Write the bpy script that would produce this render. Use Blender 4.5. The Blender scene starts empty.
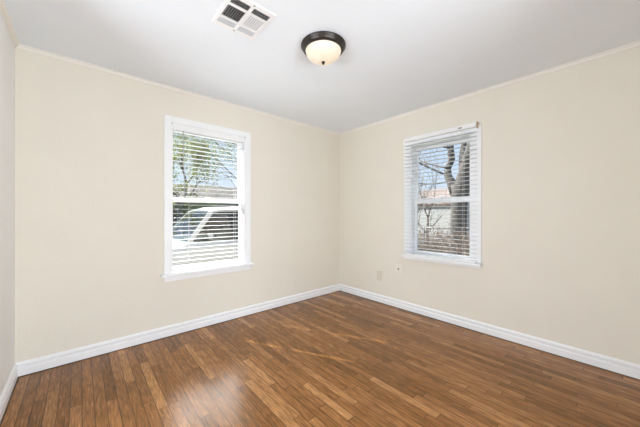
import bpy, bmesh, math, random
from mathutils import Vector, Matrix
random.seed(7)
S = bpy.context.scene
COL = S.collection

# ------------------------------------------------------------------ camera, sky, sun, lights, exposure
cd = bpy.data.cameras.new('camera')
cam = bpy.data.objects.new('camera', cd); COL.objects.link(cam)
cd.sensor_width = 36.0; cd.lens = 36.0 * 270.5 / 640.0; cd.clip_start = 0.02
CX, CY, CZ = -3.029, -2.962, 1.2
cam.location = (CX, CY, CZ)
cam.rotation_euler = (math.radians(90), 0, -math.atan2(0.6626, 0.749))
S.camera = cam

W = bpy.data.worlds.new('sky'); S.world = W; W.use_nodes = True
nt = W.node_tree; nt.nodes.clear()
wo = nt.nodes.new('ShaderNodeOutputWorld'); bg = nt.nodes.new('ShaderNodeBackground')
tc = nt.nodes.new('ShaderNodeTexCoord'); sep = nt.nodes.new('ShaderNodeSeparateXYZ')
rp = nt.nodes.new('ShaderNodeValToRGB')
rp.color_ramp.elements[0].position = 0.0; rp.color_ramp.elements[0].color = (0.72, 0.84, 0.97, 1)
rp.color_ramp.elements[1].position = 0.6; rp.color_ramp.elements[1].color = (0.30, 0.50, 0.88, 1)
nt.links.new(tc.outputs['Generated'], sep.inputs[0]); nt.links.new(sep.outputs['Z'], rp.inputs[0])
el = math.radians(47.5)
sdir = Vector((0.47 * math.cos(el), -0.883 * math.cos(el), -math.sin(el)))          # way the sunlight travels
# bright sky glow added above the view to put glare on the floor
GLOW_DIR = Vector((0.29, 0.75, 0.59)).normalized()
dot = nt.nodes.new('ShaderNodeVectorMath'); dot.operation = 'DOT_PRODUCT'
nrm = nt.nodes.new('ShaderNodeVectorMath'); nrm.operation = 'NORMALIZE'
nt.links.new(tc.outputs['Generated'], nrm.inputs[0]); nt.links.new(nrm.outputs[0], dot.inputs[0]); dot.inputs[1].default_value = GLOW_DIR
def mapr(src, a, b, c, d):
    g = nt.nodes.new('ShaderNodeMapRange'); g.interpolation_type = 'SMOOTHSTEP'
    for k, v in zip(('From Min', 'From Max', 'To Min', 'To Max'), (a, b, c, d)): g.inputs[k].default_value = v
    nt.links.new(src, g.inputs['Value']); return g.outputs[0]
cn = nt.nodes.new('ShaderNodeTexNoise'); cn.inputs['Scale'].default_value = 7.0; cn.inputs['Detail'].default_value = 5.0
nt.links.new(nrm.outputs[0], cn.inputs['Vector'])
csum = nt.nodes.new('ShaderNodeMath'); csum.operation = 'MULTIPLY_ADD'            # ragged glow edge
nt.links.new(cn.outputs['Fac'], csum.inputs[0]); csum.inputs[1].default_value = 0.10
coff = nt.nodes.new('ShaderNodeMath'); coff.operation = 'SUBTRACT'; nt.links.new(dot.outputs['Value'], coff.inputs[0]); coff.inputs[1].default_value = 0.05
nt.links.new(coff.outputs[0], csum.inputs[2])
glow = nt.nodes.new('ShaderNodeMath'); glow.operation = 'MULTIPLY'
nt.links.new(mapr(csum.outputs[0], 0.86, 0.985, 0.0, 24.0), glow.inputs[0])
nt.links.new(mapr(sep.outputs['Z'], 0.34, 0.46, 0.0, 1.0), glow.inputs[1])
gadd = nt.nodes.new('ShaderNodeVectorMath'); gadd.operation = 'ADD'
nt.links.new(rp.outputs[0], gadd.inputs[0]); nt.links.new(glow.outputs[0], gadd.inputs[1])
nt.links.new(gadd.outputs[0], bg.inputs['Color']); nt.links.new(bg.outputs[0], wo.inputs['Surface'])
bg.inputs['Strength'].default_value = 1.15

sd = bpy.data.lights.new('sun', 'SUN'); sun = bpy.data.objects.new('sun', sd); COL.objects.link(sun)
sd.energy = 14.0; sd.angle = math.radians(0.4); sd.color = (1, 0.95, 0.86)
sun.rotation_euler = sdir.to_track_quat('-Z', 'Y').to_euler(); sun.location = (-4, 6, 8)

def area(name, loc, rot, sx, sy, power, col):
    ld = bpy.data.lights.new(name, 'AREA'); lo = bpy.data.objects.new(name, ld); COL.objects.link(lo)
    ld.shape = 'RECTANGLE'; ld.size = sx; ld.size_y = sy; ld.energy = power; ld.color = col
    lo.location = loc; lo.rotation_euler = [math.radians(q) for q in rot]; return lo
# added fill lights out of view behind and beside the viewer, tinted like daylight
area('rear_fill_light', (-2.3, -5.2, 0.75), (97, 0, 0), 2.0, 1.4, 110, (0.87, 0.965, 1.05))
area('side_fill_light', (-5.4, -2.0, 0.75), (99, 0, -90), 1.8, 1.4, 92, (0.87, 0.965, 1.05))

S.view_settings.view_transform = 'Standard'; S.view_settings.look = 'None'
S.cycles.diffuse_bounces = 8; S.cycles.max_bounces = 14; S.cycles.transparent_max_bounces = 16
S.view_settings.exposure = -0.03; S.view_settings.gamma = 1.0; S.view_settings.use_curve_mapping = False

# ------------------------------------------------------------------ materials
def newmat(name):
    m = bpy.data.materials.new(name); m.use_nodes = True
    t = m.node_tree; b = t.nodes['Principled BSDF']
    return m, t, b
def nd(t, typ, **kw):
    n = t.nodes.new(typ)
    for k, v in kw.items(): setattr(n, k, v)
    return n
def pmat(name, col, rough=0.5, metal=0.0, var=0.04, scale=20.0, bump=0.0, bscale=200.0, emit=None, spec=None):
    m, t, b = newmat(name)
    b.inputs['Roughness'].default_value = rough; b.inputs['Metallic'].default_value = metal
    if spec is not None: b.inputs['Specular IOR Level'].default_value = spec
    co = nd(t, 'ShaderNodeTexCoord')
    n = nd(t, 'ShaderNodeTexNoise'); n.inputs['Scale'].default_value = scale; n.inputs['Detail'].default_value = 4
    t.links.new(co.outputs['Object'], n.inputs['Vector'])
    r = nd(t, 'ShaderNodeValToRGB')
    r.color_ramp.elements[0].position = 0.3; r.color_ramp.elements[1].position = 0.7
    r.color_ramp.elements[0].color = tuple(c * (1 - var) for c in col) + (1,)
    r.color_ramp.elements[1].color = tuple(min(1, c * (1 + var)) for c in col) + (1,)
    t.links.new(n.outputs['Fac'], r.inputs[0]); t.links.new(r.outputs[0], b.inputs['Base Color'])
    if bump:
        n2 = nd(t, 'ShaderNodeTexNoise'); n2.inputs['Scale'].default_value = bscale; n2.inputs['Detail'].default_value = 3
        t.links.new(co.outputs['Object'], n2.inputs['Vector'])
        bp = nd(t, 'ShaderNodeBump'); bp.inputs['Strength'].default_value = bump; bp.inputs['Distance'].default_value = 0.002
        t.links.new(n2.outputs['Fac'], bp.inputs['Height']); t.links.new(bp.outputs[0], b.inputs['Normal'])
    if emit:
        b.inputs['Emission Color'].default_value = emit[0] + (1,); b.inputs['Emission Strength'].default_value = emit[1]
    return m

M = {}
M['wall'] = pmat('cream_wall_paint', (0.785, 0.742, 0.650), 0.75, var=0.012, scale=3, bump=0.5, bscale=60)
M['wall_lit'] = pmat('lit_wall_paint', (0.88, 0.88, 0.87), 0.75, var=0.012, scale=3, bump=0.5, bscale=60)  # lightened tone: daylight on the left wall is put into the colour
M['ceiling'] = pmat('ceiling_paint', (0.83, 0.88, 0.935), 0.85, var=0.01, scale=3, bump=0.15, bscale=70)
M['trim'] = pmat('white_trim_paint', (0.88, 0.885, 0.90), 0.35, var=0.01)
M['crown'] = pmat('cream_crown_paint', (0.84, 0.81, 0.76), 0.45, var=0.01)
M['blind'] = pmat('white_blind', (0.72, 0.725, 0.73), 0.4, var=0.01)
M['rail'] = pmat('white_blind_rail', (0.86, 0.86, 0.86), 0.4, var=0.01)
M['cord'] = pmat('cord', (0.78, 0.78, 0.76), 0.7)
M['wand'] = pmat('clear_grey_wand', (0.42, 0.44, 0.46), 0.25)
M['vinyl'] = pmat('white_vinyl', (0.88, 0.88, 0.88), 0.4, var=0.01)
M['bronze'] = pmat('oil_rubbed_bronze', (0.035, 0.027, 0.022), 0.35, metal=0.4, var=0.2)
M['dark'] = pmat('dark_duct', (0.012, 0.012, 0.013), 0.8)
M['vent'] = pmat('white_enamel', (0.86, 0.86, 0.87), 0.4, var=0.01)
M['vent_grey'] = pmat('enamel_shaded', (0.80, 0.79, 0.77), 0.5, var=0.01)
M['screw'] = pmat('screw_steel', (0.35, 0.33, 0.30), 0.4, metal=0.7)
M['plate'] = pmat('painted_plate', (0.69, 0.64, 0.54), 0.45, var=0.01)
M['plate_w'] = pmat('ivory_plate', (0.83, 0.79, 0.70), 0.4, var=0.01)
M['brass'] = pmat('dull_brass', (0.10, 0.085, 0.06), 0.4, metal=0.8)
M['shade_line'] = pmat('painted_gap_shade', (0.055, 0.028, 0.016), 0.45, var=0.2)  # dark strip painted as the shade in the gap under the baseboard
M['tan_sliver'] = pmat('tan_bracket', (0.55, 0.43, 0.32), 0.5)
# exterior
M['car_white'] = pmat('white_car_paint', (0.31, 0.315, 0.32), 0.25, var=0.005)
M['tyre'] = pmat('tyre_rubber', (0.02, 0.02, 0.021), 0.8)
M['rim'] = pmat('alloy', (0.5, 0.5, 0.52), 0.3, metal=0.9)
M['car_dark'] = pmat('car_interior', (0.07, 0.075, 0.075), 0.8)
M['black_trim'] = pmat('black_plastic', (0.03, 0.03, 0.03), 0.5)
M['lamp_red'] = pmat('tail_lamp', (0.4, 0.02, 0.02), 0.2)
M['lamp_clear'] = pmat('head_lamp', (0.75, 0.78, 0.8), 0.15)
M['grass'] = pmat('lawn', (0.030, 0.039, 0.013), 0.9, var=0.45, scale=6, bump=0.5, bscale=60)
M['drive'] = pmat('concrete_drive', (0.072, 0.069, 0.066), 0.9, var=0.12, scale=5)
M['bark'] = pmat('grey_bark', (0.079, 0.074, 0.069), 0.95, var=0.45, scale=14, bump=1.0, bscale=30)
M['twig'] = pmat('twig', (0.091, 0.070, 0.056), 0.95, var=0.3)
M['branch'] = pmat('branch_grey', (0.063, 0.062, 0.052), 0.95, var=0.3)
M['leaf'] = pmat('spring_leaf', (0.143, 0.163, 0.052), 0.7, var=0.35, scale=2.5)
M['leaf_dark'] = pmat('evergreen_leaf', (0.042, 0.070, 0.028), 0.8, var=0.4, scale=2.5)
M['leaf_dry'] = pmat('dry_leaf', (0.26, 0.19, 0.15), 0.8, var=0.6, scale=9)
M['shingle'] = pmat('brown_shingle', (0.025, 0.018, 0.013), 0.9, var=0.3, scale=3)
M['siding'] = pmat('blue_grey_siding', (0.112, 0.133, 0.140), 0.7, var=0.06)
M['siding_w'] = pmat('white_siding', (0.450, 0.450, 0.450), 0.6, var=0.03)
M['siding_y'] = pmat('yellow_siding', (0.390, 0.293, 0.182), 0.6, var=0.03)
M['roof_pink'] = pmat('faded_red_shingle', (0.144, 0.114, 0.102), 0.9, var=0.2, scale=3)
M['ext_dark'] = pmat('dark_window', (0.05, 0.06, 0.07), 0.2)
M['chain'] = pmat('galvanised', (0.16, 0.16, 0.16), 0.5, metal=0.5)

for ln, tcol in (('leaf', (0.30, 0.36, 0.09, 1)), ('leaf_dark', (0.12, 0.18, 0.05, 1)), ('leaf_dry', (0.20, 0.13, 0.08, 1))):
    t = M[ln].node_tree; b = t.nodes['Principled BSDF']; o_ = [q for q in t.nodes if q.type == 'OUTPUT_MATERIAL'][0]
    tl = nd(t, 'ShaderNodeBsdfTranslucent'); tl.inputs['Color'].default_value = tcol; mx = nd(t, 'ShaderNodeMixShader'); mx.inputs[0].default_value = 0.45
    t.links.new(b.outputs[0], mx.inputs[1]); t.links.new(tl.outputs[0], mx.inputs[2]); t.links.new(mx.outputs[0], o_.inputs['Surface'])
m = M['blind']; t = m.node_tree; b = t.nodes['Principled BSDF']; o_ = [q for q in t.nodes if q.type == 'OUTPUT_MATERIAL'][0]
tl = nd(t, 'ShaderNodeBsdfTranslucent'); tl.inputs['Color'].default_value = (0.88, 0.88, 0.86, 1); mx = nd(t, 'ShaderNodeMixShader'); mx.inputs[0].default_value = 0.05
t.links.new(b.outputs[0], mx.inputs[1]); t.links.new(tl.outputs[0], mx.inputs[2]); t.links.new(mx.outputs[0], o_.inputs['Surface'])

def glassmat(name, tint, ior=1.45):
    m = bpy.data.materials.new(name); m.use_nodes = True; t = m.node_tree; t.nodes.clear()
    o = nd(t, 'ShaderNodeOutputMaterial'); tr = nd(t, 'ShaderNodeBsdfTransparent'); gl = nd(t, 'ShaderNodeBsdfGlossy')
    mx = nd(t, 'ShaderNodeMixShader'); fr = nd(t, 'ShaderNodeFresnel')
    ge = nd(t, 'ShaderNodeNewGeometry'); io = nd(t, 'ShaderNodeMapRange'); io.inputs['To Min'].default_value = ior; io.inputs['To Max'].default_value = 1.0 / ior
    t.links.new(ge.outputs['Backfacing'], io.inputs['Value']); t.links.new(io.outputs[0], fr.inputs['IOR'])
    tr.inputs['Color'].default_value = tint + (1,); gl.inputs['Roughness'].default_value = 0.02
    t.links.new(fr.outputs[0], mx.inputs[0]); t.links.new(tr.outputs[0], mx.inputs[1]); t.links.new(gl.outputs[0], mx.inputs[2])
    t.links.new(mx.outputs[0], o.inputs['Surface']); return m
M['glass'] = glassmat('window_glass', (0.97, 0.98, 0.975))
M['car_glass'] = glassmat('car_glass', (0.30, 0.35, 0.32))
M['shield'] = glassmat('windscreen_glass', (0.72, 0.80, 0.80), 1.7)

# lamp glass: frosted glass that glows
m, t, b = newmat('frosted_lamp_glass'); M['lampglass'] = m
b.inputs['Base Color'].default_value = (0.70, 0.62, 0.50, 1); b.inputs['Roughness'].default_value = 0.35
co = nd(t, 'ShaderNodeTexCoord'); n = nd(t, 'ShaderNodeTexNoise'); n.inputs['Scale'].default_value = 9; n.inputs['Detail'].default_value = 3
t.links.new(co.outputs['Object'], n.inputs['Vector'])
r = nd(t, 'ShaderNodeValToRGB'); r.color_ramp.elements[0].color = (1.0, 0.80, 0.60, 1); r.color_ramp.elements[1].color = (1.0, 0.90, 0.76, 1)
r.color_ramp.elements[0].position = 0.3; r.color_ramp.elements[1].position = 0.7
t.links.new(n.outputs['Fac'], r.inputs[0]); t.links.new(r.outputs[0], b.inputs['Emission Color']); b.inputs['Emission Strength'].default_value = 0.30; m.cycles.emission_sampling = 'NONE'

# oak strip floor, strips run along Y
def math_n(t, op, a, b_=None, c=None):
    n = nd(t, 'ShaderNodeMath', operation=op)
    for i, v in enumerate((a, b_, c)):
        if v is None: continue
        if isinstance(v, (int, float)): n.inputs[i].default_value = v
        else: t.links.new(v, n.inputs[i])
    return n.outputs[0]
m, t, b = newmat('oak_strip_floor'); M['floor'] = m
co = nd(t, 'ShaderNodeTexCoord'); sp = nd(t, 'ShaderNodeSeparateXYZ'); t.links.new(co.outputs['Object'], sp.inputs[0])
u = math_n(t, 'DIVIDE', sp.outputs['X'], 0.0575)
row = math_n(t, 'FLOOR', u); fu = math_n(t, 'FRACT', u)
w1 = nd(t, 'ShaderNodeTexWhiteNoise', noise_dimensions='1D'); t.links.new(row, w1.inputs['W'])
w2 = nd(t, 'ShaderNodeTexWhiteNoise', noise_dimensions='1D'); t.links.new(math_n(t, 'ADD', row, 77.3), w2.inputs['W'])
L = math_n(t, 'MULTIPLY_ADD', w2.outputs['Value'], 0.55, 0.40)
v = math_n(t, 'ADD', math_n(t, 'DIVIDE', sp.outputs['Y'], L), math_n(t, 'MULTIPLY', w1.outputs['Value'], 13.7))
pid = math_n(t, 'FLOOR', v); fv = math_n(t, 'FRACT', v)
cid = nd(t, 'ShaderNodeCombineXYZ'); t.links.new(row, cid.inputs[0]); t.links.new(pid, cid.inputs[1])
w3 = nd(t, 'ShaderNodeTexWhiteNoise', noise_dimensions='2D'); t.links.new(cid.outputs[0], w3.inputs['Vector'])
ramp = nd(t, 'ShaderNodeValToRGB'); cr = ramp.color_ramp
cr.elements[0].position = 0.0; cr.elements[0].color = (0.191, 0.081, 0.021, 1)
cr.elements[1].position = 1.0; cr.elements[1].color = (0.446, 0.220, 0.082, 1)
for p, c in ((0.25, (0.250, 0.109, 0.032, 1)), (0.6, (0.302, 0.134, 0.042, 1)), (0.88, (0.355, 0.164, 0.057, 1))):
    e = cr.elements.new(p); e.color = c
t.links.new(w3.outputs['Value'], ramp.inputs[0])
# grain: stretched noise shifted per plank
off = nd(t, 'ShaderNodeCombineXYZ')
t.links.new(math_n(t, 'MULTIPLY', w3.outputs['Value'], 31.0), off.inputs[2])
va = nd(t, 'ShaderNodeVectorMath', operation='ADD'); t.links.new(co.outputs['Object'], va.inputs[0]); t.links.new(off.outputs[0], va.inputs[1])
vm = nd(t, 'ShaderNodeVectorMath', operation='MULTIPLY'); t.links.new(va.outputs[0], vm.inputs[0]); vm.inputs[1].default_value = (1, 0.09, 1)
g1 = nd(t, 'ShaderNodeTexNoise'); g1.inputs['Scale'].default_value = 120; g1.inputs['Detail'].default_value = 3; t.links.new(vm.outputs[0], g1.inputs['Vector'])
g2 = nd(t, 'ShaderNodeTexNoise'); g2.inputs['Scale'].default_value = 22; g2.inputs['Detail'].default_value = 2; t.links.new(vm.outputs[0], g2.inputs['Vector'])
rings = math_n(t, 'SINE', math_n(t, 'MULTIPLY', g2.outputs['Fac'], 60.0))
gr = math_n(t, 'ADD', math_n(t, 'MULTIPLY_ADD', g1.outputs['Fac'], 1.6, 0.24), math_n(t, 'MULTIPLY', rings, 0.15))
mg = nd(t, 'ShaderNodeVectorMath', operation='SCALE'); t.links.new(ramp.outputs[0], mg.inputs[0]); t.links.new(gr, mg.inputs['Scale'])
# gaps
eu = math_n(t, 'MULTIPLY', math_n(t, 'MINIMUM', fu, math_n(t, 'SUBTRACT', 1.0, fu)), 0.0575)
ev = math_n(t, 'MULTIPLY', math_n(t, 'MINIMUM', fv, math_n(t, 'SUBTRACT', 1.0, fv)), L)
ed = math_n(t, 'MINIMUM', math_n(t, 'MULTIPLY', eu, 1.0), math_n(t, 'MULTIPLY', ev, 1.0))
w4 = nd(t, 'ShaderNodeTexWhiteNoise', noise_dimensions='1D'); t.links.new(math_n(t, 'ADD', row, 5.5), w4.inputs['W'])
gapw = math_n(t, 'MULTIPLY_ADD', w4.outputs['Value'], 0.0022, 0.0016)
gap = nd(t, 'ShaderNodeMapRange'); gap.interpolation_type = 'SMOOTHSTEP'
t.links.new(ed, gap.inputs['Value']); gap.inputs['From Min'].default_value = 0.0; t.links.new(gapw, gap.inputs['From Max'])
gap.inputs['To Min'].default_value = 0.10; gap.inputs['To Max'].default_value = 1.0
mg2 = nd(t, 'ShaderNodeVectorMath', operation='SCALE'); t.links.new(mg.outputs[0], mg2.inputs[0]); t.links.new(gap.outputs[0], mg2.inputs['Scale'])
t.links.new(mg2.outputs[0], b.inputs['Base Color'])
rr = math_n(t, 'MULTIPLY_ADD', g1.outputs['Fac'], 0.16, 0.17); t.links.new(rr, b.inputs['Roughness'])
b.inputs['IOR'].default_value = 1.5; b.inputs['Specular IOR Level'].default_value = 0.08; b.inputs['Coat Weight'].default_value = 0.38; b.inputs['Coat IOR'].default_value = 1.5; b.inputs['Coat Roughness'].default_value = 0.22
bp = nd(t, 'ShaderNodeBump'); bp.inputs['Strength'].default_value = 0.22; bp.inputs['Distance'].default_value = 0.001
t.links.new(math_n(t, 'ADD', gap.outputs[0], math_n(t, 'MULTIPLY', g1.outputs['Fac'], 0.5)), bp.inputs['Height']); t.links.new(bp.outputs[0], b.inputs['Normal'])

# ------------------------------------------------------------------ mesh helpers
ORG = {}
class MB:
    def __init__(self): self.v = []; self.f = []; self.smooth = set()
    def add(self, vs, fs, smooth=False):
        o = len(self.v); self.v += [tuple(x) for x in vs]
        for f in fs:
            if smooth: self.smooth.add(len(self.f))
            self.f.append(tuple(i + o for i in f))
        return self
    def box(self, a, b):
        x0, x1 = sorted((a[0], b[0])); y0, y1 = sorted((a[1], b[1])); z0, z1 = sorted((a[2], b[2]))
        return self.add([(x0, y0, z0), (x1, y0, z0), (x1, y1, z0), (x0, y1, z0), (x0, y0, z1), (x1, y0, z1), (x1, y1, z1), (x0, y1, z1)],
                 [(0, 3, 2, 1), (4, 5, 6, 7), (0, 1, 5, 4), (1, 2, 6, 5), (2, 3, 7, 6), (3, 0, 4, 7)])
    def tube(self, pts, rads, n=6, cap=True):
        pts = [Vector(p) for p in pts]; k = len(pts)
        if isinstance(rads, (int, float)): rads = [rads] * k
        vs = []; up = None
        for i, p in enumerate(pts):
            d = (pts[min(i + 1, k - 1)] - pts[max(i - 1, 0)]).normalized()
            if up is None:
                up = Vector((0, 0, 1)) if abs(d.z) < 0.9 else Vector((1, 0, 0))
            a = d.cross(up).normalized(); up = a.cross(d).normalized()
            for j in range(n):
                th = 2 * math.pi * j / n
                vs.append(p + (a * math.cos(th) + up * math.sin(th)) * rads[i])
        fs = [(i * n + j, i * n + (j + 1) % n, (i + 1) * n + (j + 1) % n, (i + 1) * n + j) for i in range(k - 1) for j in range(n)]
        if cap: fs += [tuple(range(n))[::-1], tuple((k - 1) * n + j for j in range(n))]
        return self.add(vs, fs, True)
    def lathe(self, prof, c, n=48, axis='z'):
        vs = []
        for r, h in prof:
            for j in range(n):
                th = 2 * math.pi * j / n; a, b_ = r * math.cos(th), r * math.sin(th)
                if axis == 'z': vs.append((c[0] + a, c[1] + b_, c[2] + h))
                elif axis == 'x': vs.append((c[0] + h, c[1] + a, c[2] + b_))
                else: vs.append((c[0] + a, c[1] + h, c[2] + b_))
        k = len(prof)
        fs = [(i * n + j, i * n + (j + 1) % n, (i + 1) * n + (j + 1) % n, (i + 1) * n + j) for i in range(k - 1) for j in range(n)]
        fs += [tuple(range(n))[::-1], tuple((k - 1) * n + j for j in range(n))]
        return self.add(vs, fs, True)
    def sweep(self, prof, p0, p1, nrm, m0=1, m1=1):
        """profile (distance from wall, z) swept from p0 to p1 with mitred ends"""
        p0, p1, nrm = Vector(p0), Vector(p1), Vector(nrm); tt = (p1 - p0).normalized(); k = len(prof)
        vs = [p0 + tt * d * m0 + nrm * d + Vector((0, 0, z)) for d, z in prof] + [p1 - tt * d * m1 + nrm * d + Vector((0, 0, z)) for d, z in prof]
        fs = [(i, (i + 1) % k, k + (i + 1) % k, k + i) for i in range(k)] + [tuple(range(k))[::-1], tuple(range(k, 2 * k))]
        return self.add(vs, fs)
    def prism(self, poly, axis, a, b_):
        """polygon in the two other axes extruded along axis"""
        k = len(poly)
        def P(q, w):
            return {'x': (w, q[0], q[1]), 'y': (q[0], w, q[1]), 'z': (q[0], q[1], w)}[axis]
        vs = [P(q, a) for q in poly] + [P(q, b_) for q in poly]
        fs = [(i, (i + 1) % k, k + (i + 1) % k, k + i) for i in range(k)] + [tuple(range(k))[::-1], tuple(range(k, 2 * k))]
        return self.add(vs, fs)
    def build(self, name, mat, parent=None, loc=None, bevel=0.0):
        o0 = Vector(ORG[parent.name]) if parent else Vector(loc or (0, 0, 0))
        me = bpy.data.meshes.new(name)
        me.from_pydata([tuple(Vector(p) - o0) for p in self.v], [], self.f)
        bm = bmesh.new(); bm.from_mesh(me); bmesh.ops.recalc_face_normals(bm, faces=bm.faces); bm.to_mesh(me); bm.free()
        for i, p in enumerate(me.polygons): p.use_smooth = i in self.smooth
        me.materials.append(M[mat]); o = bpy.data.objects.new(name, me); COL.objects.link(o)
        if parent: o.parent = parent
        else: o.location = o0
        ORG[o.name] = tuple(o0)
        if bevel:
            md = o.modifiers.new('bevel', 'BEVEL'); md.width = bevel; md.segments = 2; md.limit_method = 'ANGLE'
        return o
def tag(o, label, cat, group=None, kind=None):
    if label: o['label'] = label
    if cat: o['category'] = cat
    if group: o['group'] = group
    if kind: o['kind'] = kind
    return o
def empty(name, loc, label=None, cat=None, group=None, kind=None):
    o = bpy.data.objects.new(name, None); COL.objects.link(o); o.location = loc; o.empty_display_size = 0.1
    ORG[o.name] = tuple(loc); return tag(o, label, cat, group, kind)
def structure(o, label=None, cat=None):
    return tag(o, label, cat, kind='structure')
FPX = 270.5
def at(px, py, X=None, Y=None):
    """world point where the sight line of a photo position meets the plane x=X or y=Y (used only to measure out the garden)"""
    a, b_, c = px - 320, FPX, 213.5 - py
    r = Vector((a * 0.749 + b_ * 0.6626, -a * 0.6626 + b_ * 0.749, c))
    k = (X - CX) / r.x if X is not None else (Y - CY) / r.y
    return Vector((CX, CY, CZ)) + r * k

# ------------------------------------------------------------------ room shell
H = 2.44; XL = -3.39; YF = -3.25; T = 0.15
structure(MB().box((-5.8, -5.6, -0.08), (T, T, 0)).build('floor', 'floor', loc=(-1.7, -1.7, 0)), 'brown oak strip floor with satin finish', 'floor')
structure(MB().box((-5.8, -5.6, H), (T, T, H + 0.12)).build('ceiling', 'ceiling', loc=(-1.7, -1.7, H)), 'plain white painted ceiling', 'ceiling')
A0, A1, AZ0, AZ1 = -2.362, -1.583, 0.60, 2.09            # window in the back wall (x range, z range)
B0, B1, BZ0, BZ1 = -1.900, -1.215, 0.69, 2.03            # window in the right wall (y range, z range)
w = MB().box((XL - T, 0, 0), (A0, T, H)).box((A1, 0, 0), (T, T, H)).box((A0, 0, 0), (A1, T, AZ0)).box((A0, 0, AZ1), (A1, T, H))
structure(w.build('wall_back', 'wall', loc=(-1.7, 0, 0)), 'cream wall holding the wide window on the left', 'wall')
w = MB().box((0, -5.6, 0), (T, B0, H)).box((0, B1, 0), (T, 0, H)).box((0, B0, 0), (T, B1, BZ0)).box((0, B0, BZ1), (T, B1, H))
structure(w.build('wall_right', 'wall', loc=(0, -1.7, 0)), 'cream wall holding the narrower window on the right', 'wall')
E0, E1, EZ = -2.95, -1.05, 2.25                           # opening added for the side fill light, out of view
structure(MB().box((XL - T, -5.6, 0), (XL, E0, H)).box((XL - T, E1, 0), (XL, T, H)).box((XL - T, E0, EZ), (XL, E1, H)).build('wall_left', 'wall_lit', loc=(XL, -1.7, 0)), 'narrow strip of wall at the left edge, lightened to look daylit', 'wall')
D0, D1, DZ = -3.30, -1.45, 2.2  # opening added behind the viewer to let the rear fill light in
w = MB().box((XL, YF - 0.12, 0), (D0, YF, H)).box((D1, YF - 0.12, 0), (0, YF, H)).box((D0, YF - 0.12, DZ), (D1, YF, H))
structure(w.build('wall_front', 'wall', loc=(-1.7, YF, 0)), 'cream wall behind the viewer with a cased opening added for the fill light', 'wall')
structure(MB().box((-5.8, -5.6, 0), (0, -5.5, H)).box((-5.8, -5.5, 0), (-5.7, T, H)).box((-5.7, 0, 0), (XL - T, T, H)).build('wall_fill_box', 'wall_lit', loc=(-1.7, -5.5, 0)), 'unseen walls added around the fill lights', 'wall')  # walls added out of view to enclose the fill lights

BASE = [(0, 0.0), (0.017, 0.0), (0.017, 0.066), (0.010, 0.072), (0.010, 0.088), (0.016, 0.096), (0.016, 0.112), (0.008, 0.122), (0.004, 0.130), (0, 0.130)]
BASE = [(d, z * 0.76 + 0.006) for d, z in BASE]            # about 105 mm tall
SHADE_LINE = [(0.0, 0.0), (0.020, 0.0), (0.020, 0.006), (0.0, 0.006)]
CROWN = [(0, H), (0, H - 0.026), (0.006, H - 0.027), (0.010, H - 0.022), (0.014, H - 0.012), (0.022, H - 0.007), (0.026, H - 0.004), (0.026, H)]
runs = {'back': ((XL, 0, 0), (0, 0, 0), (0, -1, 0)), 'right': ((0, 0, 0), (0, YF, 0), (-1, 0, 0)), 'left': ((XL, E1 + 0.08, 0), (XL, 0, 0), (1, 0, 0))}
for k, (s_, (p0, p1, nn)) in enumerate(runs.items()):
    o = structure(MB().sweep(BASE, p0, p1, nn).build('baseboard_' + s_, 'trim', loc=p0), 'white moulded baseboard along the %s wall' % s_, 'baseboard')
    MB().sweep(SHADE_LINE, p0, p1, nn).build('base_gap_shade', 'shade_line', o)
    structure(MB().sweep(CROWN, p0, p1, nn).build('trim_%d' % (k + 1), 'crown', loc=(p0[0], p0[1], H)), 'thin cream crown moulding above the %s wall' % s_, 'trim')
w = MB().box((D0 - 0.04, YF - 0.14, 0), (D0, YF + 0.016, DZ + 0.07)).box((D1, YF - 0.14, 0), (D1 + 0.07, YF + 0.016, DZ + 0.07)).box((D0 - 0.04, YF - 0.14, DZ), (D1 + 0.07, YF + 0.016, DZ + 0.07))
structure(w.build('trim_4', 'trim', loc=(D0, YF, 0)), 'white casing of the added opening behind the viewer', 'trim')
w = MB()
for xx in (XL - T - 0.016, XL):
    w.box((xx, E0 - 0.07, 0), (xx + 0.016, E0, EZ + 0.07)).box((xx, E1, 0), (xx + 0.016, E1 + 0.07, EZ + 0.07)).box((xx, E0, EZ), (xx + 0.016, E1, EZ + 0.07))
structure(w.build('trim_5', 'trim', loc=(XL, E0, 0)), 'white casing of the added opening in the left wall', 'trim')

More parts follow.
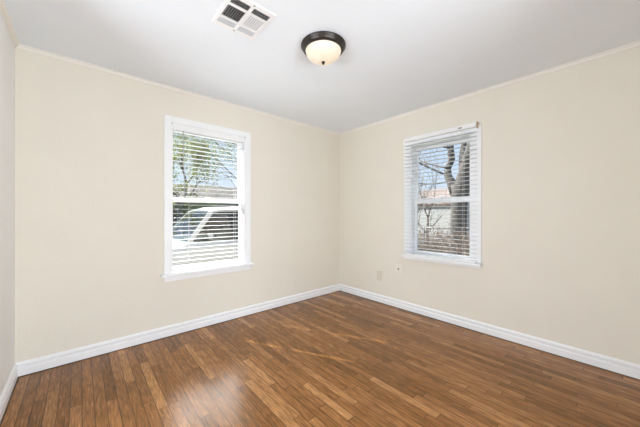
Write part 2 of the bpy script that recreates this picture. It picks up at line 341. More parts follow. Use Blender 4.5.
# ------------------------------------------------------------------ windows (u along the wall, d into the room (negative = into the wall))
def window(name, P, u0, u1, z0, z1, cas, casz, stool, apron, rail, label, head_extra=0.0):
    """P(u, d, z) maps to world"""
    root = empty(name, P((u0 + u1) / 2, 0, z0)); structure(root, label, 'window')
    def bx(m, u_0, d_0, z_0, u_1, d_1, z_1): m.box(P(u_0, d_0, z_0), P(u_1, d_1, z_1)); return m
    o0, o1, ot = cas[0], cas[1], casz
    c = MB()
    bx(c, o0, 0, stool[1], u0 - 0.004, 0.018, ot); bx(c, u1 + 0.004, 0, stool[1], o1, 0.018, ot); bx(c, u0 - 0.004, 0, z1 + 0.002, u1 + 0.004, 0.018, ot)
    c.build('casing', 'trim', root, bevel=0.003)
    j = MB()
    bx(j, u0 - 0.006, -0.15, z0, u0 + 0.012, 0.006, z1); bx(j, u1 - 0.012, -0.15, z0, u1 + 0.006, 0.006, z1)
    bx(j, u0, -0.15, z1 - 0.012, u1, 0.006, z1 + 0.006); bx(j, u0, -0.15, z0 - 0.01, u1, -0.001, stool[1] - 0.004)
    j.build('jamb', 'vinyl', root)
    s_ = MB(); bx(s_, stool[2], -0.005, stool[0], stool[3], stool[4], stool[1]); s_.build('sill', 'trim', root, bevel=0.004)
    a = MB(); bx(a, o0 + 0.003, 0, apron, o1 - 0.003, 0.014, stool[0]); a.build('apron', 'trim', root, bevel=0.002)
    i0, i1 = u0 + 0.012, u1 - 0.012; zb = stool[1] - 0.004; zt = z1 - 0.012
    for nm, da, db, za, zz, br, tr in (('upper_sash', -0.145, -0.118, rail[0], zt, rail[1] - rail[0], 0.035), ('lower_sash', -0.115, -0.085, zb, rail[1], 0.045, rail[1] - rail[0])):
        f = MB(); st = 0.020
        bx(f, i0, da, za, i0 + st, db, zz); bx(f, i1 - st, da, za, i1, db, zz)
        bx(f, i0 + st, da, za, i1 - st, db, za + br); bx(f, i0 + st, da, zz - tr, i1 - st, db, zz)
        fo = f.build(nm, 'vinyl', root, bevel=0.002)
        g = MB(); dm = (da + db) / 2
        bx(g, i0 + st - 0.004, dm - 0.001, za + br - 0.004, i1 - st + 0.004, dm + 0.001, zz - tr + 0.004); g.build('pane', 'glass', fo)
    lk = MB(); um = (u0 + u1) / 2
    bx(lk, um - 0.03, -0.112, rail[1], um + 0.03, -0.088, rail[1] + 0.008); bx(lk, um - 0.008, -0.108, rail[1] + 0.008, um + 0.022, -0.096, rail[1] + 0.016)
    lk.build('sash_lock', 'vinyl', root, bevel=0.002)
    return root
PA = lambda u, d, z: (u, -d, z)
PB = lambda u, d, z: (-d, u, z)
window('window_1', PA, A0, A1, AZ0, AZ1, (-2.427, -1.518), 2.155, (0.588, 0.612, -2.455, -1.487, 0.048), 0.536, (1.318, 1.366), 'white double hung window with blinds in the left hand cream wall')
window('window_2', PB, B0, B1, BZ0, BZ1, (-2.000, -1.130), 2.115, (0.672, 0.700, -2.010, -1.128, 0.080), 0.640, (1.328, 1.385), 'narrower white double hung window in the right hand cream wall')

# ------------------------------------------------------------------ blinds
HW = 0.0095                                            # half width of the cord slots
def blind(P, u0, u1, d0, d1, zb, zt, hr, holes, label, pitch=0.044, valance=None, tilt=0.0):
    """slats between d0 (wall side) and d1 (room side)"""
    root = empty('window_blind', P((u0 + u1) / 2, (d0 + d1) / 2, zb), label, 'blind', 'faux wood window blinds')
    def bx(m, *q): m.box(P(*q[:3]), P(*q[3:])); return m
    m = MB(); bx(m, u0 - 0.003, d0, zt, u1 + 0.003, d1, zt + hr); m.build('headrail', 'rail', root, bevel=0.003)
    if valance:
        m = MB(); bx(m, *valance); m.build('valance', 'rail', root, bevel=0.003)
    m = MB(); bx(m, u0, d0, zb, u1, d1, zb + 0.020); m.build('bottom_rail', 'rail', root, bevel=0.004)
    sl = MB(); z = zb + 0.045; dm = (d0 + d1) / 2
    while z < zt - 0.015:
        segs = []; last = u0
        for h in holes: segs.append((last, h - HW)); last = h + HW
        segs.append((last, u1))
        def slat(a, b_, da, db):
            # slightly crowned slat: 2 strips
            k = [da, (da + db) / 2, db]
            cz = [z + 0.0015 * (1 - ((q - dm) / (0.5 * (d1 - d0))) ** 2) + tilt * (q - dm) for q in k]
            for i in range(2):
                t0 = 0.0026
                vs = [P(a, k[i], cz[i]), P(b_, k[i], cz[i]), P(b_, k[i + 1], cz[i + 1]), P(a, k[i + 1], cz[i + 1])]
                vs += [(x, y, zz + t0) for x, y, zz in vs]
                sl.add(vs, [(0, 3, 2, 1), (4, 5, 6, 7), (0, 1, 5, 4), (1, 2, 6, 5), (2, 3, 7, 6), (3, 0, 4, 7)])
        for a, b_ in segs: slat(a, b_, d0, d1)
        for h in holes:
            slat(h - HW, h + HW, d0, dm - 0.013); slat(h - HW, h + HW, dm + 0.013, d1)
        z += pitch
    sl.build('slats', 'blind', root)
    c = MB()
    for h in holes:
        for dd in (d0 - 0.001, d1 + 0.001):
            c.tube([P(h, dd, zb + 0.01), P(h, dd, zt)], 0.0011, 5)
    c.build('ladder_cords', 'cord', root)
    return root
b1 = blind(PA, -2.343, -1.604, -0.047, -0.006, 0.625, 2.032, 0.042, (-2.19, -1.70), 'white faux wood blind in the left window with the parked white car behind',
           valance=(-2.348, -0.002, 2.026, -1.597, 0.012, 2.088))
m = MB(); m.tube([(-2.258, -0.018, 2.03), (-2.252, -0.019, 1.70), (-2.246, -0.018, 1.40)], 0.0042, 8); m.lathe([(0.003, 0), (0.0065, 0.003), (0.0065, 0.05), (0.003, 0.054)], (-2.246, -0.018, 1.375), 8); m.build('tilt_wand', 'wand', b1)
b2 = blind(PB, -1.966, -1.165, 0.024, 0.066, 0.701, 2.072, 0.045, (-1.84, -1.31), 'white faux wood blind on the right window with the grey tree trunk behind')
m = MB(); m.box((-0.0662, -1.835, 2.086), (-0.0685, -1.800, 2.096)); m.build('maker_badge', 'black_trim', b2)
m = MB(); m.box((-0.019, -1.976, 2.060), (-0.070, -1.973, 2.121)); m.box((-0.019, -1.985, 2.095), (-0.028, -1.976, 2.121)); m.build('mounting_bracket', 'tan_sliver', b2)
m = MB()
for uu in (-1.418, -1.424): m.tube([(-0.071, uu, 2.07), (-0.072, uu, 1.25)], 0.0013, 5)
m.lathe([(0.003, 0), (0.008, 0.004), (0.006, 0.03), (0.002, 0.036)], (-0.072, -1.421, 1.215), 10); m.build('lift_cord', 'cord', b2)

# ------------------------------------------------------------------ ceiling light
LX, LY = -1.688, -1.483
lamp = empty('ceiling_light', (LX, LY, H), 'round flush ceiling lamp with dark bronze rim and glowing frosted dome', 'ceiling light')
MB().lathe([(0.02, 0.0), (0.160, 0.0), (0.165, -0.004), (0.164, -0.012), (0.158, -0.017), (0.152, -0.030), (0.144, -0.040), (0.137, -0.044), (0.131, -0.043), (0.130, -0.034), (0.02, -0.03)], (LX, LY, H), 64).build('rim', 'bronze', lamp)
R = 0.131
pr = [(R * math.cos(a), -0.038 - 0.084 * math.sin(a)) for a in [i * math.pi / 2 / 14 for i in range(15)]]
pr[-1] = (0.004, pr[-1][1])
MB().lathe(pr, (LX, LY, H), 64).build('glass_dome', 'lampglass', lamp)
MB().lathe([(0.004, -0.118), (0.012, -0.121), (0.013, -0.126), (0.009, -0.130), (0.010, -0.134), (0.007, -0.139), (0.002, -0.141)], (LX, LY, H), 20).build('finial', 'bronze', lamp)

# ------------------------------------------------------------------ ceiling air register
VX, VY = -2.256, -1.356; hx, hy = 0.139, 0.156
vent = empty('air_vent', (VX, VY, H), 'white ceiling air register with six louvred openings', 'air vent')
xs = [(-2.378, -2.266), (-2.246, -2.134)]; ys = [(-1.281, -1.231), (-1.412, -1.299), (-1.481, -1.430)]
f = MB(); zt, zb = H, H - 0.007
gx = [VX - hx] + [c for p in xs for c in p] + [VX + hx]; gy = sorted([VY - hy, VY + hy] + [c for p in ys for c in p])
for i in range(len(gx) - 1):
    for j in range(len(gy) - 1):
        if i % 2 == 1 and j % 2 == 1: continue
        f.box((gx[i], gy[j], zb), (gx[i + 1], gy[j + 1], zt - 0.0005))
# sloping lip round the edge
for a, b_ in (((-1, -1), (1, -1)), ((1, -1), (1, 1)), ((1, 1), (-1, 1)), ((-1, 1), (-1, -1))):
    p, q = Vector((VX + a[0] * hx, VY + a[1] * hy, 0)), Vector((VX + b_[0] * hx, VY + b_[1] * hy, 0))
    po, qo = p + Vector((a[0] * 0.006, a[1] * 0.006, 0)), q + Vector((b_[0] * 0.006, b_[1] * 0.006, 0))
    up = lambda v, z: (v.x, v.y, z)
    f.add([up(p, zb), up(q, zb), up(qo, zt), up(po, zt), up(p, zt), up(q, zt)], [(0, 1, 2, 3), (0, 4, 5, 1), (0, 3, 4), (1, 5, 2)])
f.build('frame', 'vent', vent)
MB().box((VX - 0.13, VY - 0.135, H - 0.0012), (VX + 0.13, VY + 0.135, H - 0.0004)).build('duct_opening', 'dark', vent)
def fin(m, c, along, length, tilt_, depth=0.013, th=0.0012):
    """thin blade; along = 'x' or 'y'; tilt in radians about its length"""
    cx, cy, cz = c; a = math.sin(tilt_) * depth / 2; h = math.cos(tilt_) * depth / 2; hl = length / 2
    pts = [(-a - th / 2, -h), (-a + th / 2, -h), (a + th / 2, h), (a - th / 2, h)]
    if along == 'y': m.prism([(cx + p, cz + q) for p, q in pts], 'y', cy - hl, cy + hl)
    else: m.prism([(cy + p, cz + q) for p, q in pts], 'x', cx - hl, cx + hl)
for ci, (x0, x1) in enumerate(xs):
    for ri, (y0, y1) in enumerate(ys):
        m = MB(); zc = H - 0.006
        if ri == 1:
            nb = 8
            for k in range(nb):
                xx = x0 + (k + 0.5) * (x1 - x0) / nb
                fin(m, (xx, (y0 + y1) / 2, zc), 'y', y1 - y0 + 0.004, 0.55 if ci == 0 else -0.62, depth=0.011 if ci == 0 else 0.009)
        else:
            nb = 4
            for k in range(nb):
                yy = y0 + (k + 0.5) * (y1 - y0) / nb
                fin(m, ((x0 + x1) / 2, yy, zc), 'x', x1 - x0 + 0.004, 0.10 if ri == 0 else 0.85, depth=0.0085)
        m.build('louvres', 'vent', vent)
for sy in (-1.213, -1.500):
    MB().lathe([(0.002, 0.001), (0.006, 0.0), (0.005, -0.002), (0.001, -0.003)], (VX, sy, zb), 12).build('screw', 'screw', vent)

# ------------------------------------------------------------------ wall plates
p = empty('blank_wall_plate', (0, -0.760, 0.362), 'blank cream painted wall plate low on the right wall near the corner', 'wall plate')
MB().box((-0.0008, -0.800, 0.298), (-0.013, -0.720, 0.426)).build('plate', 'plate', p, bevel=0.0015)
for zz in (0.32, 0.404): MB().lathe([(0.004, -0.0098), (0.0038, -0.0112), (0.001, -0.0118)], (0, -0.760, zz), 12, 'x').build('screw', 'plate', p)
p = empty('cable_outlet', (0, -1.050, 0.500), 'small pale wall plate with dark cable jack below the right window', 'cable outlet')
MB().box((-0.0008, -1.090, 0.445), (-0.0065, -1.012, 0.555)).build('plate', 'plate_w', p, bevel=0.003)
MB().lathe([(0.018, -0.006), (0.017, -0.009), (0.011, -0.010)], (0, -1.052, 0.497), 20, 'x').build('collar', 'plate_w', p)
MB().lathe([(0.0095, -0.0095), (0.0095, -0.017), (0.007, -0.0175)], (0, -1.052, 0.497), 12, 'x').build('jack', 'brass', p)
for zz in (0.462, 0.538): MB().lathe([(0.004, -0.0063), (0.0038, -0.0075), (0.001, -0.008)], (0, -1.051, zz), 12, 'x').build('screw', 'screw', p)

# ------------------------------------------------------------------ garden
GZ = -0.45
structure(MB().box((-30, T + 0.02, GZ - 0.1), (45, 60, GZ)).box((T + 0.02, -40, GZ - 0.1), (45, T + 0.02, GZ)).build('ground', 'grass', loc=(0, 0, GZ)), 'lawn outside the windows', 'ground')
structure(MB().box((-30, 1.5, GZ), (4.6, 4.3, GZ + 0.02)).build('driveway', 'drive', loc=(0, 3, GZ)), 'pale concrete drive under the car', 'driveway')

# car, nose to -x
CYN, CYF = 2.02, 3.78
cz0 = GZ + 0.02
car = empty('car', (-0.4, 2.9, cz0), 'white car parked outside the left window, nose pointing left', 'car')
def loft(m, secs):
    k = len(secs[0]); vs = [q for s_ in secs for q in s_]
    fs = [(i * k + j, i * k + (j + 1) % k, (i + 1) * k + (j + 1) % k, (i + 1) * k + j) for i in range(len(secs) - 1) for j in range(k)]
    fs += [tuple(range(k))[::-1], tuple((len(secs) - 1) * k + j for j in range(k))]
    return m.add(vs, fs, True)
def sec(x, zb, zt, ins=0.0, crown=0.03):
    y0, y1 = CYN + ins, CYF - ins; ym = (y0 + y1) / 2; h = zt - zb
    return [(x, y0 + 0.10, zb), (x, y0 + 0.02, zb + 0.12 * h), (x, y0 - 0.02, zb + 0.5 * h), (x, y0 + 0.0, zb + 0.86 * h), (x, y0 + 0.05, zb + 0.97 * h), (x, y0 + 0.3, zt + crown * 0.7), (x, ym, zt + crown),
            (x, y1 - 0.3, zt + crown * 0.7), (x, y1 - 0.05, zb + 0.97 * h), (x, y1, zb + 0.86 * h), (x, y1 + 0.02, zb + 0.5 * h), (x, y1 - 0.02, zb + 0.12 * h), (x, y1 - 0.10, zb)]
zl = cz0 + 0.22
BELT = 0.70
body = MB()
loft(body, [sec(-2.72, zl + 0.12, 0.28, 0.20), sec(-2.66, zl, 0.42, 0.10), sec(-2.45, zl, 0.52, 0.03), sec(-2.0, zl, 0.60, 0.0), sec(-1.62, zl, 0.68, 0.0), sec(-1.4, zl, BELT, 0.0, 0.0), sec(0.0, zl, BELT, 0.0, 0.0), sec(1.3, zl, BELT + 0.01, 0.0, 0.0), sec(1.68, zl, BELT, 0.03, 0.0), sec(1.80, zl, 0.60, 0.06), sec(1.86, zl + 0.1, 0.40, 0.12)])
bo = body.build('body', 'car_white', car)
RZ, RI = 1.255, 0.17       # roof side height, tumblehome
rf = MB()
def rsec(x, z, ins, cr=0.06):
    y0, y1 = CYN + RI + ins, CYF - RI - ins; ym = (y0 + y1) / 2
    top = [(x, y0, z), (x, y0 + 0.03, z + 0.022), (x, y0 + 0.28, z + 0.028 + cr * 0.6), (x, ym, z + 0.03 + cr), (x, y1 - 0.28, z + 0.028 + cr * 0.6), (x, y1 - 0.03, z + 0.022), (x, y1, z)]
    return top + [(x, y1 - 0.02, z - 0.03), (x, ym, z - 0.03 + cr * 0.8), (x, y0 + 0.02, z - 0.03)]
loft(rf, [rsec(-1.22, 1.225, 0.015, 0.03), rsec(-1.05, RZ, 0.0, 0.05), rsec(-0.2, RZ + 0.02, 0.0), rsec(0.8, RZ, 0.0), rsec(1.25, RZ - 0.04, 0.01, 0.05)])
rf.build('roof', 'car_white', car)
for y0, y1, sg in ((CYN + 0.03, CYN + RI + 0.02, 1), (CYF - 0.03, CYF - RI - 0.02, -1)):
    for (xa, za, xb, zb_, hw) in ((-1.62, 0.69, -1.18, 1.235, 0.045), (0.0, 0.69, 0.05, 1.25, 0.05), (0.95, 0.69, 0.92, 1.25, 0.045), (1.70, 0.69, 1.27, 1.22, 0.07)):
        MB().add([(xa - hw, y0, za), (xa + hw, y0, za), (xb + hw, y1, zb_), (xb - hw, y1, zb_), (xa - hw, y0 + sg * 0.04, za), (xa + hw, y0 + sg * 0.04, za), (xb + hw, y1 + sg * 0.04, zb_), (xb - hw, y1 + sg * 0.04, zb_)],
               [(0, 1, 2, 3), (4, 7, 6, 5), (0, 4, 5, 1), (1, 5, 6, 2), (2, 6, 7, 3), (3, 7, 4, 0)]).build('pillar', 'car_white', car)
yn0, yn1 = CYN + 0.055, CYN + RI + 0.045; yf0, yf1 = CYF - 0.055, CYF - RI - 0.045
def quad(ps, name, mat):
    MB().add(ps, [tuple(range(len(ps)))]).build(name, mat, car)
quad([(-1.66, yn0, 0.70), (-1.66, yf0, 0.70), (-1.22, yf1, 1.235), (-1.215, (yn1 + yf1) / 2, 1.27), (-1.22, yn1, 1.235)], 'windscreen', 'shield')
quad([(1.72, yn0, 0.70), (1.72, yf0, 0.70), (1.30, yf1, 1.22), (1.30, yn1, 1.22)], 'rear_screen', 'car_glass')
for y0, y1 in ((yn0, yn1), (yf0, yf1)):
    quad([(-1.58, y0, 0.70), (-0.02, y0, 0.70), (0.03, y1, 1.235), (-1.15, y1, 1.235)], 'side_window', 'car_glass')
    quad([(0.02, y0, 0.70), (0.93, y0, 0.70), (0.90, y1, 1.235), (0.07, y1, 1.235)], 'side_window', 'car_glass')
    quad([(0.97, y0, 0.70), (1.66, y0, 0.70), (1.25, y1, 1.22), (0.94, y1, 1.235)], 'side_window', 'car_glass')
it = MB()
it.box((-1.60, CYN + 0.12, 0.62), (-1.20, CYF - 0.12, 0.735)); it.build('dashboard', 'car_dark', car, bevel=0.03)
for yy in (2.30, 3.05):
    for xx in (-0.55, 0.45):
        MB().prism([(xx, 0.2), (xx + 0.13, 0.2), (xx + 0.24, 0.84), (xx + 0.20, 0.87), (xx + 0.13, 0.86)], 'y', yy, yy + 0.5).build('seat', 'car_dark', car, bevel=0.03)
        MB().box((xx + 0.14, yy + 0.12, 0.85), (xx + 0.24, yy + 0.38, 1.05)).build('headrest', 'car_dark', car, bevel=0.03)
MB().tube([(-1.03 + 0.06 * math.cos(a) , 2.55 + 0.18 * math.cos(a + 1.57), 0.80 + 0.18 * math.sin(a + 1.57)) for a in [i * math.pi / 8 for i in range(17)]], 0.014, 6, False).build('steering_wheel', 'black_trim', car)
for yy, sg in ((CYN - 0.02, -1), (CYF + 0.02, 1)):
    m = MB(); m.lathe([(0.01, -0.04), (0.04, -0.03), (0.05, 0.0), (0.045, 0.03), (0.02, 0.035)], (-1.30, yy + sg * 0.07, 0.80), 14, 'x'); m.box((-1.31, yy, 0.74), (-1.28, yy + sg * 0.07, 0.77)); m.build('wing_mirror', 'car_white', car)
    for xx in (-1.85, 1.05):
        wc = (xx, yy + (0.10 if sg < 0 else -0.10), cz0 + 0.33)
        wh = MB().lathe([(0.18, -0.11), (0.31, -0.11), (0.33, -0.08), (0.33, 0.08), (0.31, 0.11), (0.18, 0.11)], wc, 32, 'y').build('wheel', 'tyre', car)
        MB().lathe([(0.05, -0.115), (0.10, -0.105), (0.19, -0.112), (0.21, -0.105), (0.21, 0.105), (0.19, 0.112), (0.05, 0.115)], wc, 24, 'y').build('rim', 'rim', wh)
    MB().box((0.55, yy - 0.012, 0.60), (0.72, yy + 0.012, 0.62)).build('door_handle', 'car_white', car, bevel=0.004)
    MB().box((-2.60, yy + (0.10 if sg < 0 else -0.36), 0.28), (-2.50, yy + (0.36 if sg < 0 else -0.10), 0.41)).build('headlight', 'lamp_clear', car, bevel=0.02)
    MB().box((1.76, yy + (0.06 if sg < 0 else -0.24), 0.38), (1.86, yy + (0.24 if sg < 0 else -0.06), 0.58)).build('tail_light', 'lamp_red', car, bevel=0.02)
MB().tube([(-1.62, 2.25, 0.735), (-1.58, 2.6, 0.755), (-1.50, 3.0, 0.81)], 0.010, 5).build('wiper', 'black_trim', car)

# trees
def limb(m, p, d, r, L_, depth, spread=0.5, n=3, sides=6, minr=0.004, tw=None, droop=0.0):
    d = d.normalized(); pts = [p]; rad = [r]; q = p.copy(); dd = d.copy(); segs = 4
    for i in range(segs):
        dd = (dd + Vector((random.uniform(-1, 1), random.uniform(-1, 1), random.uniform(-0.6, 0.8))) * 0.16 + Vector((0, 0, -droop))).normalized()
        q = q + dd * L_ / segs; pts.append(q.copy()); rad.append(max(minr * 0.7, r * (1 - 0.45 * (i + 1) / segs)))
    m.tube(pts, rad, sides if r > 0.02 else 4)
    if tw is not None and depth <= 1: tw += pts[1:]
    if depth <= 0: return
    for k in range(n):
        i = random.choice((1, 2, 3, 4)) if k else 4
        nd_ = (dd + Vector((random.uniform(-1, 1), random.uniform(-1, 1), random.uniform(-0.5, 0.9))) * spread).normalized()
        limb(m, pts[i], nd_, max(minr, rad[i] * random.uniform(0.5, 0.75)), L_ * random.uniform(0.6, 0.85), depth - 1, spread, n, sides, minr, tw, droop)
def leaves(m, pts, n, size, jit):
    for _ in range(n):
        c = random.choice(pts) + Vector((random.gauss(0, jit), random.gauss(0, jit), random.gauss(0, jit)))
        a = Vector((random.uniform(-1, 1), random.uniform(-1, 1), random.uniform(-1, 1))).normalized(); b_ = a.orthogonal().normalized()
        s_ = size * random.uniform(0.6, 1.3)
        m.add([c - a * s_, c + b_ * s_ * 0.45, c + a * s_, c - b_ * s_ * 0.45], [(0, 1, 2, 3)])
def tree(name, base, trunk_pts, rads, limbs, label, bark, leafm, nleaf, lsize, jit, depth=3, n=3, spread=0.5, group=None, droop=0.0):
    root = empty(name, base, label, 'tree', group)
    m = MB(); m.tube([Vector(base) + Vector(p_) for p_ in trunk_pts], rads, 10)
    tw = []
    for (i, d, r_, L_) in limbs:
        limb(m, Vector(base) + Vector(trunk_pts[i]), Vector(d), r_, L_, depth, spread, n, tw=tw, droop=droop)
    m.build('trunk', bark, root)
    if nleaf:
        f_ = MB(); leaves(f_, tw, nleaf, lsize, jit); f_.build('foliage', leafm, root)
    return root
# young-leaved tree left of the car view
tree('leafy_tree', (1.0, 12.2, GZ), [(0, 0, -0.05), (0.05, 0, 1.2), (0, 0.1, 2.2), (0.1, 0, 3.2)], [0.10, 0.08, 0.06, 0.05],
     [(1, (-0.6, 0.1, 0.5), 0.05, 1.3), (2, (-0.7, -0.2, 0.6), 0.06, 1.5), (2, (0.5, 0.3, 0.6), 0.06, 1.4), (3, (-0.3, 0, 1), 0.06, 1.5), (3, (0.5, 0.1, 0.8), 0.05, 1.3)],
     'light green spring tree left of centre in the left window view', 'branch', 'leaf', 6500, 0.075, 0.32)
# tree at the right edge of that view, long boughs reaching left
bt = (2.9, 6.3, GZ)
t2 = tree('budding_tree', bt, [(0, 0, -0.05), (-0.1, 0, 1.0), (-0.2, 0, 2.0), (-0.35, 0, 3.0)], [0.15, 0.12, 0.10, 0.07],
     [(2, (-0.2, 0.1, 0.9), 0.04, 1.2), (3, (0.2, 0.1, 0.9), 0.05, 1.3)],
     'tree with long bare diagonal boughs at the right of the left window view', 'branch', 'leaf', 3600, 0.060, 0.30, droop=0.0)
bb = MB()
for (a, b_, r0) in (((188, 131), (249, 192), 0.020), ((200, 131), (247, 168), 0.018), ((207, 183), (243, 196), 0.011), ((222, 168), (236, 188), 0.010), ((183, 139), (221, 158), 0.010), ((178, 160), (226, 176), 0.008), ((215, 133), (243, 150), 0.016)):
    p0, p1 = at(*a, Y=6.0), at(*b_, Y=6.3); mid = (p0 + p1) / 2 + Vector((0, 0.1, 0.06))
    pt = Vector((2.72, 6.3, max(1.1, p1.z - 0.35)))                     # where the bough leaves the trunk
    bb.tube([p0, p0.lerp(mid, 0.5) + Vector((0, 0, 0.02)), mid, mid.lerp(p1, 0.5) + Vector((0, 0, 0.03)), p1, p1.lerp(pt, 0.5) + Vector((0, 0, 0.05)), pt], [r0 * 0.4, r0 * 0.6, r0 * 0.75, r0 * 0.9, r0, r0 * 1.3, r0 * 1.7], 6)
    for q in range(3):
        pp = p0.lerp(p1, random.uniform(0.1, 0.7)); limb(bb, pp, Vector((-0.6, random.uniform(-0.3, 0.3), random.uniform(-0.5, 0.8))), r0 * 0.4, 0.45, 1, n=2, minr=0.003)
bb.build('boughs', 'branch', t2)
lf = MB(); spots = [at(random.uniform(212, 248), random.uniform(136, 168), Y=random.uniform(5.9, 6.6)) for _ in range(60)] + [at(random.uniform(172, 248), random.uniform(132, 150), Y=random.uniform(5.9, 6.6)) for _ in range(36)]
leaves(lf, spots, 1500, 0.035, 0.09); lf.build('leaves', 'leaf', t2)
# shrubs on the far side of the drive
def shrub(name, base, h, r, nl, size, leafm, label, cat='shrub', ns=9, group=None, jit=0.07, stem='twig'):
    root = empty(name, base, label, cat, group); m = MB(); tips = []
    for k in range(ns):
        a = 2 * math.pi * k / ns + random.uniform(-0.3, 0.3); q = Vector((r * math.cos(a), r * math.sin(a), h)) * random.uniform(0.6, 1.0)
        limb(m, Vector(base) + Vector((q.x * 0.15, q.y * 0.15, -0.02)), Vector((q.x * 0.6, q.y * 0.6, h)), 0.014, h * 0.62, 2, 0.55, 3, 5, 0.004, tips)
    m.build('stems', stem, root)
    if nl:
        f_ = MB(); leaves(f_, tips, nl, size, jit); f_.build('foliage', leafm, root)
    return root
shrub('hedge_shrub', (0.35, 7.6, GZ), 1.8, 0.7, 1600, 0.07, 'leaf_dark', 'dark green shrub beyond the bonnet of the white car', group=None)
shrub('garden_shrub', (-0.9, 9.0, GZ), 3.2, 0.9, 2600, 0.075, 'leaf', 'yellow green shrub at the left edge of the left window view')

# houses
def house(name, x0, x1, y0, y1, eave, ridge, over, wallm, roofm, label, wins=(), face='y', axis='x'):
    root = empty(name, ((x0 + x1) / 2, (y0 + y1) / 2, GZ), label, 'house')
    m = MB(); m.box((x0, y0, GZ), (x1, y1, eave))
    ym, xm = (y0 + y1) / 2, (x0 + x1) / 2
    if axis == 'x':
        m.prism([(y0, eave), (y1, eave), (ym, ridge)], 'x', x0, x1)
        r_ = MB(); r_.prism([(y0 - over, eave - 0.06), (ym, ridge + 0.02), (y1 + over, eave - 0.06), (y1 + over, eave + 0.08), (ym, ridge + 0.18), (y0 - over, eave + 0.08)], 'x', x0 - over, x1 + over)
    else:
        m.prism([(x0, eave), (x1, eave), (xm, ridge)], 'y', y0, y1)
        r_ = MB(); r_.prism([(x0 - over, eave - 0.06), (xm, ridge + 0.02), (x1 + over, eave - 0.06), (x1 + over, eave + 0.08), (xm, ridge + 0.18), (x0 - over, eave + 0.08)], 'y', y0 - over, y1 + over)
    m.build('walls', wallm, root); r_.build('roof', roofm, root)
    for (a, b_, c, d) in wins:
        fr = MB(); g = MB()
        if face == 'y': fr.box((a - 0.06, y0 - 0.04, c - 0.06), (b_ + 0.06, y0 + 0.01, d + 0.06)); g.box((a, y0 - 0.05, c), (b_, y0 - 0.041, d))
        else: fr.box((x0 - 0.04, a - 0.06, c - 0.06), (x0 + 0.01, b_ + 0.06, d + 0.06)); g.box((x0 - 0.05, a, c), (x0 - 0.041, b_, d))
        fo = fr.build('window', 'siding_w', root); g.build('pane', 'ext_dark', fo)
    return root
house('brown_roofed_house', -6.5, 9.5, 17, 24, 2.15, 3.35, 0.45, 'siding', 'shingle', 'blue grey neighbouring house with brown roof beyond the white car', ((0.6, 1.8, 0.7, 1.8), (4.2, 5.6, 0.7, 1.8)))

# right window garden: forked bare tree
fx = 4.0
tb = at(459, 300, X=fx); tb = Vector((fx, tb.y, GZ))
big = empty('forked_tree', tuple(tb), 'big grey forked bare tree outside the right window', 'tree')
m = MB()
fork = at(459.5, 186, X=fx)
m.tube([tb + Vector((0, 0.05, -0.05)), tb + Vector((0, 0.02, 0.25)), at(458, 232, X=fx), at(459, 210, X=fx), at(459.5, 195, X=fx), at(459.5, 184, X=fx)], [0.36, 0.24, 0.185, 0.18, 0.185, 0.21], 16)
twb = []
m.tube([at(456.5, 193, X=fx), at(452, 184, X=fx), at(448, 176, X=fx), at(447.8, 168, X=fx + .1), at(451.5, 160, X=fx + .15), at(450.5, 148, X=fx + .2), at(449, 138, X=fx + .3), at(444, 112, X=fx + .5), at(438, 75, X=fx + .7)], [0.15, 0.115, 0.09, 0.08, 0.085, 0.08, 0.07, 0.05, 0.012], 12)
m.tube([at(461, 192, X=fx), at(463.5, 184, X=fx), at(466, 174, X=fx), at(468.5, 166, X=fx - .1), at(470, 156, X=fx - .15), at(473, 146, X=fx - .2), at(479, 125, X=fx - .3), at(484, 95, X=fx - .3), at(486, 60, X=fx - .2)], [0.17, 0.20, 0.185, 0.165, 0.15, 0.13, 0.10, 0.06, 0.012], 14)
m.tube([at(464, 178, X=fx), at(462.5, 168, X=fx + .2), at(462.5, 156, X=fx + .3), at(464, 143, X=fx + .4), at(466, 118, X=fx + .5), at(463, 80, X=fx + .6)], [0.10, 0.09, 0.08, 0.075, 0.055, 0.012], 10)
for (a, d, r_, L_) in (((448, 176), (-0.2, 1.0, 0.5), 0.030, 1.1), ((447.8, 168), (0.1, 0.9, 0.25), 0.028, 1.2), ((450, 148), (0, 1.0, 0.3), 0.03, 1.3), ((470, 158), (0, -0.8, 0.7), 0.04, 1.0), ((467, 172), (-0.2, -0.8, 0.8), 0.035, 0.9), ((448, 182), (0.2, 1.0, -0.1), 0.022, 1.1)):
    limb(m, at(*a, X=fx), Vector(d), r_, L_, 3, 0.55, 3, 6, 0.0045, twb)
m.build('trunk', 'bark', big)
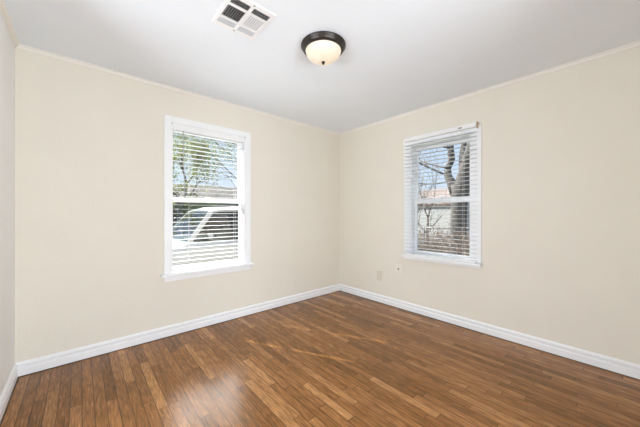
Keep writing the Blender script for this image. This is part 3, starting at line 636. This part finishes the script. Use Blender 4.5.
# smaller bare trees behind, shed, yellow house
for k, (px, X_, h) in enumerate(((428, 7.2, 2.3), (416, 8.6, 2.0))):
    b_ = at(px, 250, X=X_)
    tree('bare_tree', (X_, b_.y, GZ), [(0, 0, -0.05), (0.03, 0.05, 0.8), (0, 0, 1.5)], [0.06, 0.05, 0.04],
         [(1, (0, -0.5, 0.9), 0.025, h * 0.42), (2, (0, 0.5, 0.9), 0.03, h * 0.45), (2, (0.2, -0.3, 1), 0.03, h * 0.5), (1, (0, 0.6, 0.7), 0.022, h * 0.4)],
         ['slim bare tree before the white shed, middle of the right window view', 'slim bare tree at the left edge of the right window view', 'slim bare tree just left of the big forked trunk'][k], 'twig', 'leaf_dry', 0, 0, 0, depth=3, n=3)
ya, yb = at(455, 213, X=10).y, at(405, 213, X=10).y
shed = house('white_shed', 10, 13, ya + 0.12, yb + 1.5, 1.6, 2.35, 0.06, 'siding_w', 'roof_pink', 'low white shed left of the tree trunk in the right window view', (), 'x', 'y')
ya2 = at(461, 213, X=14).y + 0.6
house('yellow_house', 14, 20, ya2 - 9, ya2 - 0.6, 2.6, 4.0, 0.3, 'siding_y', 'roof_pink', 'pale yellow house right of the tree trunk in the right window view', ((ya2 - 4.6, ya2 - 3.6, 0.7, 1.8),), 'x', 'y')
lab = ['dry brown shrub at the left of the right window view', 'dry brown shrub second from the left in the right window view', 'dry brown shrub left of the forked tree foot', 'dry brown shrub in front of the forked tree', 'dry brown shrub at the right of the right window view']
for k, (px, X_, h) in enumerate(((417, 4.7, 0.92), (431, 4.1, 0.95), (444, 4.9, 1.0), (457, 2.6, 1.0), (471, 3.2, 1.1))):
    b_ = at(px, 250, X=X_)
    shrub('dry_shrub', (X_, b_.y, GZ), h, 0.5, 520, 0.028, 'leaf_dry', lab[k], group='dry shrubs outside the right window', ns=9, jit=0.05)
# wire fence behind the shrubs
fy0, fy1 = at(485, 213, X=5.6).y, at(400, 213, X=5.6).y
fe = empty('wire_fence', (5.6, (fy0 + fy1) / 2, GZ), 'low grey wire fence behind the dry shrubs', 'fence')
k = 0; y = fy0
while y < fy1 + 0.01:
    MB().tube([(5.6, y, GZ - 0.05), (5.6, y, GZ + 1.2)], 0.025, 8).build('post', 'chain', fe); y += (fy1 - fy0) / 3
m = MB()
for zz in (0.3, 0.6, 0.9, 1.18): m.tube([(5.6, fy0, GZ + zz), (5.6, fy1, GZ + zz)], 0.006 if zz < 1.1 else 0.016, 5)
y = fy0
while y < fy1: m.tube([(5.6, y, GZ + 0.1), (5.6, y, GZ + 1.18)], 0.004, 4); y += 0.15
m.build('mesh', 'chain', fe)
